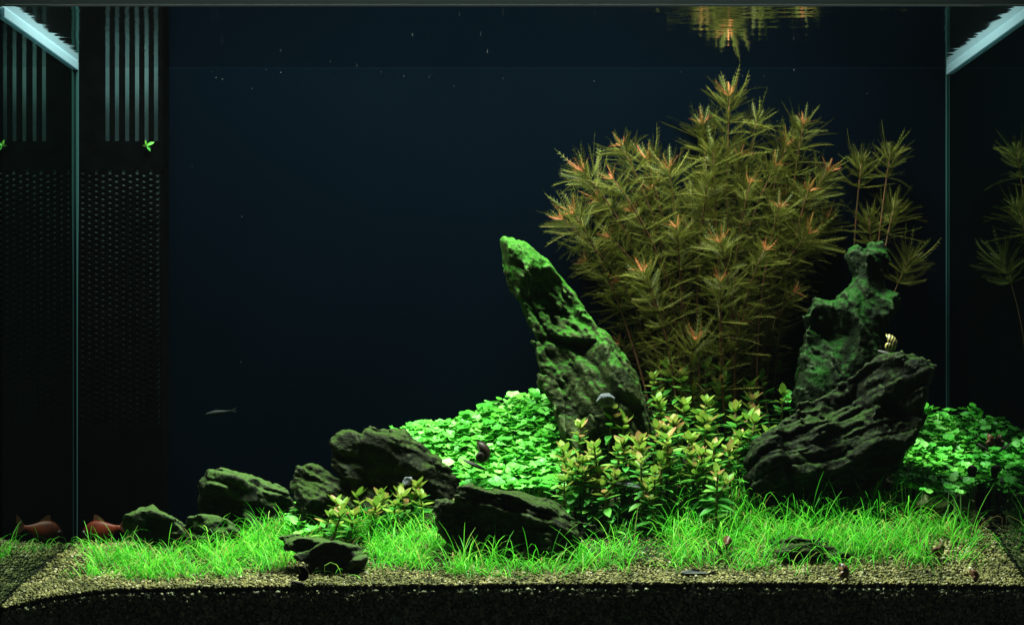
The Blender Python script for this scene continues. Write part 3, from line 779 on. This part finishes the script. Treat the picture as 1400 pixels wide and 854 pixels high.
crowns = [(997, 132, .27), (1035, 165, .29), (975, 205, .25), (1098, 170, .28), (1130, 235, .28), (1075, 200, .30), (850, 200, .27), (885, 218, .29), (798, 235, .27), (785, 292, .25), (838, 245, .24), (915, 232, .25), (925, 312, .23), (968, 246, .24), (1025, 252, .24), (1060, 228, .27), (985, 332, .22), (1045, 342, .22), (985, 385, .21), (880, 372, .22), (950, 465, .22), (1065, 285, .24), (1105, 320, .25), (835, 325, .26), (770, 300, .29), (940, 275, .28), (845, 385, .26), (900, 425, .26), (1105, 262, .26), (865, 290, .27), (1010, 215, .28), (1085, 400, .25), (1015, 440, .25), (960, 170, .31), (1020, 310, .29), (890, 260, .31), (820, 275, .31), (1130, 300, .30), (1000, 400, .28), (930, 390, .29)]
special = {0: 'tallest feathery stem, its tip at the peak of the bush', 20: 'lowest reddish feathery tip, just above the yellow green stem plants', 6: 'feathery stem at the left shoulder of the bush above the tall stone', 3: 'feathery stem topping the right shoulder of the bush above the upright stone'}
crowns += [(random.uniform(800, 1120), random.uniform(260, 470), random.uniform(.28, .325)) for _ in range(16)]
for ci, (a, b, yy) in enumerate(crowns):
    feather(a, b, yy + .02, special.get(ci, lab1), grp1, size=random.uniform(.85, 1.2))
lab2, grp2 = 'olive feathery stem without red tip behind the upright stone', 'feathery stems behind the upright stone'
for (a, b, yy) in [(1178, 222, .325), (1218, 208, .31), (1222, 285, .30), (1188, 298, .32), (1245, 352, .30)]:
    feather(a, b, yy, lab2, grp2, bx=1175 + (a - 1175) * .3, nw=5, red=0)

# ------------------------------------------------------------------ hair grass
def grass(name, regions, label):
    v, f = [], []
    m = MB()
    for poly, n, l0, l1 in regions:
        tufts = poly_samples(poly, max(3, n // 9))
        for tx, ty in tufts:
            if vnoise(np.array([tx / 26.]), np.array([ty / 13.]), np.array([3.3]))[0] < .31: continue
            tl = random.uniform(.55, 1.2); taz = random.uniform(0, 6.28)
            for _ in range(9):
                px, py = tx + random.gauss(0, 5), ty + random.gauss(0, 2.5)
                yy = solve(px, py, 0)
                if yy is None: continue
                p = P(px, py, yy); p.z = ground(p.x, p.y) - .001
                if abs(p.x) > HW - .004: continue
                L_ = random.uniform(l0, l1) * random.uniform(.75, 1.1) * tl
                az = random.gauss(taz, 1.3); lean = random.uniform(.2, 2.1); curl = random.uniform(.3, 3.2)
                w = random.uniform(.00025, .00044)
                dirh = Vector((math.cos(az), math.sin(az), 0)); side = Vector((-dirh.y, dirh.x, 0))
                side = (side * .6 + Vector((1, 0, 0)) * (.4 if side.x >= 0 else -.4)).normalized()
                a = lean * .62; q = p.copy(); pts = [q.copy()]
                for k in range(5):
                    q = q + (dirh * math.sin(a) + Vector((0, 0, 1)) * math.cos(a)) * L_ / 5
                    q.x = max(-HW + .002, min(HW - .002, q.x)); q.y = max(.0035, min(DEP - .003, q.y))
                    pts.append(q.copy()); a += curl / 4 * (.5 + .3 * k)
                m.strip(pts, [w, w, w * .95, w * .85, w * .6, w * .2], [side] * 6)
    o = m.build(name, M['grass'])
    return tag(o, label, 'grass', None, 'stuff')
grass('hair_grass', [
    ([(122, 788), (160, 792), (300, 790), (390, 778), (415, 758), (430, 728), (395, 712), (330, 738), (250, 752), (175, 755), (128, 752)], 3200, .026, .041),
    ([(505, 776), (590, 782), (640, 766), (600, 738), (585, 705), (540, 705), (440, 722), (500, 738)], 2000, .026, .041),
    ([(430, 735), (500, 738), (540, 705), (440, 722), (400, 728)], 260, .018, .028),
    ([(600, 785), (680, 790), (865, 782), (870, 760), (800, 752), (760, 762), (640, 766)], 760, .030, .052),
    ([(905, 755), (900, 728), (930, 700), (1000, 685), (1100, 680), (1220, 688), (1260, 706), (1330, 735), (1325, 768), (1250, 775), (1165, 770), (1060, 772), (1000, 783), (920, 776)], 3500, .032, .056),
    ([(930, 700), (1000, 676), (1100, 672), (1210, 682), (1200, 700), (1000, 705)], 1100, .040, .062),
    ([(1075, 772), (1165, 772), (1170, 784), (1080, 784)], 70, .022, .036),
    ([(455, 772), (510, 768), (512, 784), (460, 786)], 70, .022, .036),
    ([(605, 668), (650, 658), (760, 672), (790, 690), (740, 690), (650, 672)], 330, .020, .032),
    ([(600, 640), (640, 650), (700, 668), (640, 668)], 120, .018, .028),
    ([(20, 800), (110, 760), (125, 790), (60, 812)], 36, .012, .022),
    ([(800, 700), (880, 700), (900, 730), (850, 745)], 90, .018, .030),
    ([(108, 752), (135, 744), (140, 760), (118, 770)], 60, .028, .046),
], 'bright green hair grass lawn growing over the front of the bed')

# ------------------------------------------------------------------ animals
def fish(name, px, py, y, Ln, H, W, mats, label, rz=0.0, tilt=0.0, kind='round', on_ground=False):
    p = P(px, py, y)
    root = tag(empty(name, p), label, 'fish'); root.rotation_euler = (0, tilt, rz)
    body, fin, eye = mats
    m = MB(); rings = []
    prof = ([(0, .06, 0), (.06, .34, .0), (.16, .66, .04), (.3, .93, .05), (.42, 1.0, .04), (.58, .88, .02), (.72, .62, 0), (.85, .36, 0), (.93, .26, 0), (1.0, .24, 0)] if kind == 'round' else
            [(0, .22, -.1), (.05, .55, -.05), (.12, .85, 0), (.24, 1.0, .05), (.4, .92, .05), (.6, .70, .02), (.8, .48, 0), (.92, .34, 0), (1, .30, 0)])
    for t, hh, up in prof:
        rings.append([(Ln * (t - .45), W * .5 * hh ** .9 * math.cos(a), H * .5 * hh * math.sin(a) + up * H) for a in [2 * math.pi * k / 14 for k in range(14)]])
    m.rings(rings); m.build('body', body, root, True)
    def finmesh(nm, pts, th=.0005):
        q = MB(); b = len(pts)
        q.v = [(x, -th, z) for x, z in pts] + [(x, th, z) for x, z in pts]
        q.f = [tuple(range(b)), tuple(reversed(range(b, 2 * b)))] + [(i, i + b, (i + 1) % b + b, (i + 1) % b) for i in range(b)]
        q.build(nm, fin, root)
    xt = Ln * .55
    finmesh('tail_fin', [(xt - .02 * Ln, -.1 * H), (xt + .12 * Ln, -.36 * H), (xt + .24 * Ln, -.50 * H), (xt + .19 * Ln, -.12 * H), (xt + .15 * Ln, 0), (xt + .19 * Ln, .12 * H), (xt + .24 * Ln, .52 * H), (xt + .12 * Ln, .36 * H), (xt - .02 * Ln, .1 * H)])
    finmesh('dorsal_fin', [(-.10 * Ln, .44 * H), (-.04 * Ln, .80 * H), (.05 * Ln, .72 * H), (.18 * Ln, .46 * H), (.16 * Ln, .34 * H), (-.08 * Ln, .38 * H)])
    finmesh('anal_fin', [(.06 * Ln, -.40 * H), (.12 * Ln, -.66 * H), (.22 * Ln, -.58 * H), (.28 * Ln, -.26 * H), (.1 * Ln, -.3 * H)])
    finmesh('pelvic_fin', [(-.12 * Ln, -.42 * H), (-.06 * Ln, -.70 * H), (.01 * Ln, -.62 * H), (.0, -.38 * H)])
    for s in (-1, 1):
        e = MB(); r = H * .085
        e.rings([[(r * .15 * math.cos(a), s * (r * q2), r * .15 * math.sin(a)) if abs(q2) == .5 else (r * math.cos(a), s * r * q2, r * math.sin(a)) for a in [2 * math.pi * k / 10 for k in range(10)]] for q2 in (-.5, -.25, .25, .5)])
        e.build('eye', eye, root, True, loc=(-Ln * .36, s * W * .30, H * .10))
    return root
eye_m = solid_mat('fish_eye', (0.01, 0.01, 0.01), (0.03, 0.03, 0.03), 200, 0.2, 0.5)
red = solid_mat('red_scales', (0.045, 0.006, 0.002), (0.085, 0.012, 0.003), 90, 0.45, 0.4)
redfin = leaf_mat('red_fin', [(0, (0.10, 0.04, 0.02)), (1, (0.16, 0.07, 0.04))], .4, .6, 'object')
fish('red_fish', 135, 726, 0.285, 0.041, 0.022, 0.011, (red, redfin, eye_m), 'orange red fish swimming beside the left pane', tilt=-.18)
cat_m = solid_mat('catfish_skin', (0.020, 0.024, 0.024), (0.05, 0.056, 0.054), 140, .4, .5)
catfin = leaf_mat('catfish_fin', [(0, (0.05, 0.055, 0.05)), (1, (0.08, 0.085, 0.08))], .4, .6, 'object')
# side stripe for the catfish among the stems
def catfish(px, py, y, Ln, H, label, tilt, rz):
    r = fish('sucker_catfish', px, py, y, Ln, H, H * .9, (cat_m, catfin, eye_m), label, rz=rz, tilt=tilt, kind='flat')
    st = MB()
    for s in (-1, 1):
        pts = [Vector((Ln * (t - .45), s * H * .46 * w, H * .06)) for t, w in ((.10, .80), (.24, 1.0), (.4, .93), (.6, .73), (.8, .52), (.98, .36))]
        st.tube(pts, [.0004, .0007, .0008, .0007, .0006, .0004], 5)
    st.build('side_stripe', solid_mat('pale_stripe', (0.20, 0.24, 0.22), (0.30, 0.34, 0.30), 80), r)
    return r
yy = solve(858, 664, .034); catfish(858, 664, yy, .036, .0075, 'slim striped catfish resting among the yellow green stem plants', -.16, math.pi + .1)
yy = solve(948, 783, .003); catfish(948, 783, yy, .026, .0052, 'slim dark catfish lying on the bare sand before the grass', 0.02, .15)
ghost = leaf_mat('clear_fish', [(0, (0.016, 0.022, 0.020)), (1, (0.02, 0.026, 0.024))], .4, .6, 'object')
fish('pale_fish', 296, 564, .25, .026, .0048, .004, (ghost, ghost, eye_m), 'faint grey little fish hovering in open dark water', tilt=-.14, rz=.3)

def striped(name, c1, c2, sc=9.0):
    m, nt, N, L, out = nmat(name)
    tc = N('ShaderNodeTexCoord'); w = N('ShaderNodeTexWave'); w.inputs['Scale'].default_value = sc * 12; w.inputs['Distortion'].default_value = 3; L(tc.outputs['Object'], w.inputs['Vector'])
    r = ramp(N, [(0.4, c1), (0.6, c2)]); L(w.outputs['Fac'], r.inputs[0])
    p = N('ShaderNodeBsdfPrincipled'); p.inputs['Roughness'].default_value = .35; L(r.outputs[0], p.inputs['Base Color']); L(p.outputs[0], out.inputs[0])
    return m
sh_black = solid_mat('black_shell', (0.012, 0.009, 0.006), (0.030, 0.020, 0.013), 200, .4, .4, .4)
sh_brown = solid_mat('brown_shell', (0.05, 0.022, 0.010), (0.13, 0.06, 0.03), 160, .35, .5, .4)
sh_yellow = striped('yellow_black_shell', (0.40, 0.33, 0.10), (0.02, 0.018, 0.012))
sh_stripe = striped('brown_striped_shell', (0.16, 0.08, 0.035), (0.015, 0.010, 0.007))
foot_m = solid_mat('snail_foot', (0.03, 0.03, 0.025), (0.06, 0.055, 0.045), 120, .5)
def snail(px, py, R, mat, label, rot, h=None, y=None, foot=True):
    if y is None: y = solve(px, py, R * .9 if h is None else h)
    p = P(px, py, y)
    root = tag(empty('snail', p), label, 'snail'); root.rotation_euler = rot
    m = MB(); n = 46; rings = []
    for i in range(n):
        t = i / (n - 1); th = t * 2.35 * 2 * math.pi
        g = math.exp(.19 * (th - 2.35 * 2 * math.pi))         # growth
        rr = R * .52 * g; tr = R * .60 * g
        if i == n - 1: tr *= .96
        c = Vector((rr * math.cos(th), -R * .75 * (1 - g), rr * math.sin(th)))
        er = Vector((math.cos(th), 0, math.sin(th))); ey = Vector((0, 1, 0))
        rings.append([c + er * math.cos(a) * tr + ey * math.sin(a) * tr * 1.05 for a in [2 * math.pi * k / 12 for k in range(12)]])
    m.rings(rings); m.build('shell', mat, root, True)
    if foot:
        f = MB(); fr = []
        for t in range(7):
            u = t / 6; w = R * .55 * math.sin(math.pi * (.08 + .84 * u)) ** .6
            fr.append([(R * (u * 1.9 - .9), w * math.cos(a) + R * .2, -R * .92 + w * .28 * math.sin(a)) for a in [2 * math.pi * k / 10 for k in range(10)]])
        f.rings(fr); f.build('foot', foot_m, root, True)
    return root
snail(656, 621, .0125, sh_black, 'round black snail sitting on the bright leafy carpet', (.2, .4, .35), h=.048)
snail(412, 786, .0080, sh_black, 'round black snail on the sand below the flat stone', (.1, .3, .25), h=.008)
snail(1326, 646, .0085, sh_black, 'round dark snail hanging in the leafy clump by the right pane', (.3, -.2, 1.7), h=.04)
snail(1216, 471, .0098, sh_yellow, 'yellow and black banded snail on top of the dark slab', (.2, .3, -.15), y=.175)
snail(991, 743, .0075, sh_brown, 'small brown snail climbing in the grass above the catfish', (.4, .9, .9), h=.016)
snail(1150, 783, .0085, sh_stripe, 'striped brown snail on the sand before the overgrown stone', (.1, .5, .4), h=.006)
snail(1279, 751, .0085, sh_brown, 'brown snail with pale opening among grass near the olive stone', (.3, 1.2, .3), h=.010)
snail(1330, 788, .0065, sh_brown, 'tiny reddish brown snail lying on the front sand', (.2, .2, .6), h=.004)
snail(1351, 604, .0072, sh_brown, 'brown snail clinging to the right glass pane', (.2, .6, .2), y=.135)

# ------------------------------------------------------------------ scraps and drifting specks
def scrap(px, py, y, label):
    root = tag(empty('plant_scrap', P(px, py, y)), label, 'plant scrap')
    for ang, s in ((.5, .6), (1.9, .45), (-1.0, .5), (3.2, .35)):
        o = link('leaf', low_leaf, root); o.scale = (s, s, s); o.rotation_euler = (1.2, -ang, 0)
    return root
scrap(201, 199, OY - .004, 'loose green plant scrap caught on the overflow box')
n = 45
pos = []
for _ in range(n):
    px, py, yy = random.uniform(240, 1200), random.choice([random.uniform(95, 130), random.uniform(130, 620), random.uniform(95, 110)]), random.uniform(.05, .30)
    p = P(px, py, yy)
    if p.z < WS - .004: pos.append(p)
for _ in range(8):
    x_, y_ = random.uniform(-.32, .33), random.uniform(.03, .33); pos.append(Vector((x_, y_, WS - .0012)))
pos = np.array(pos)
tag(grains('drifting_specks', pos, RNG.uniform(.00015, .0004, len(pos)), M['speck']), 'tiny pale specks drifting in the water', 'specks', None, 'stuff')
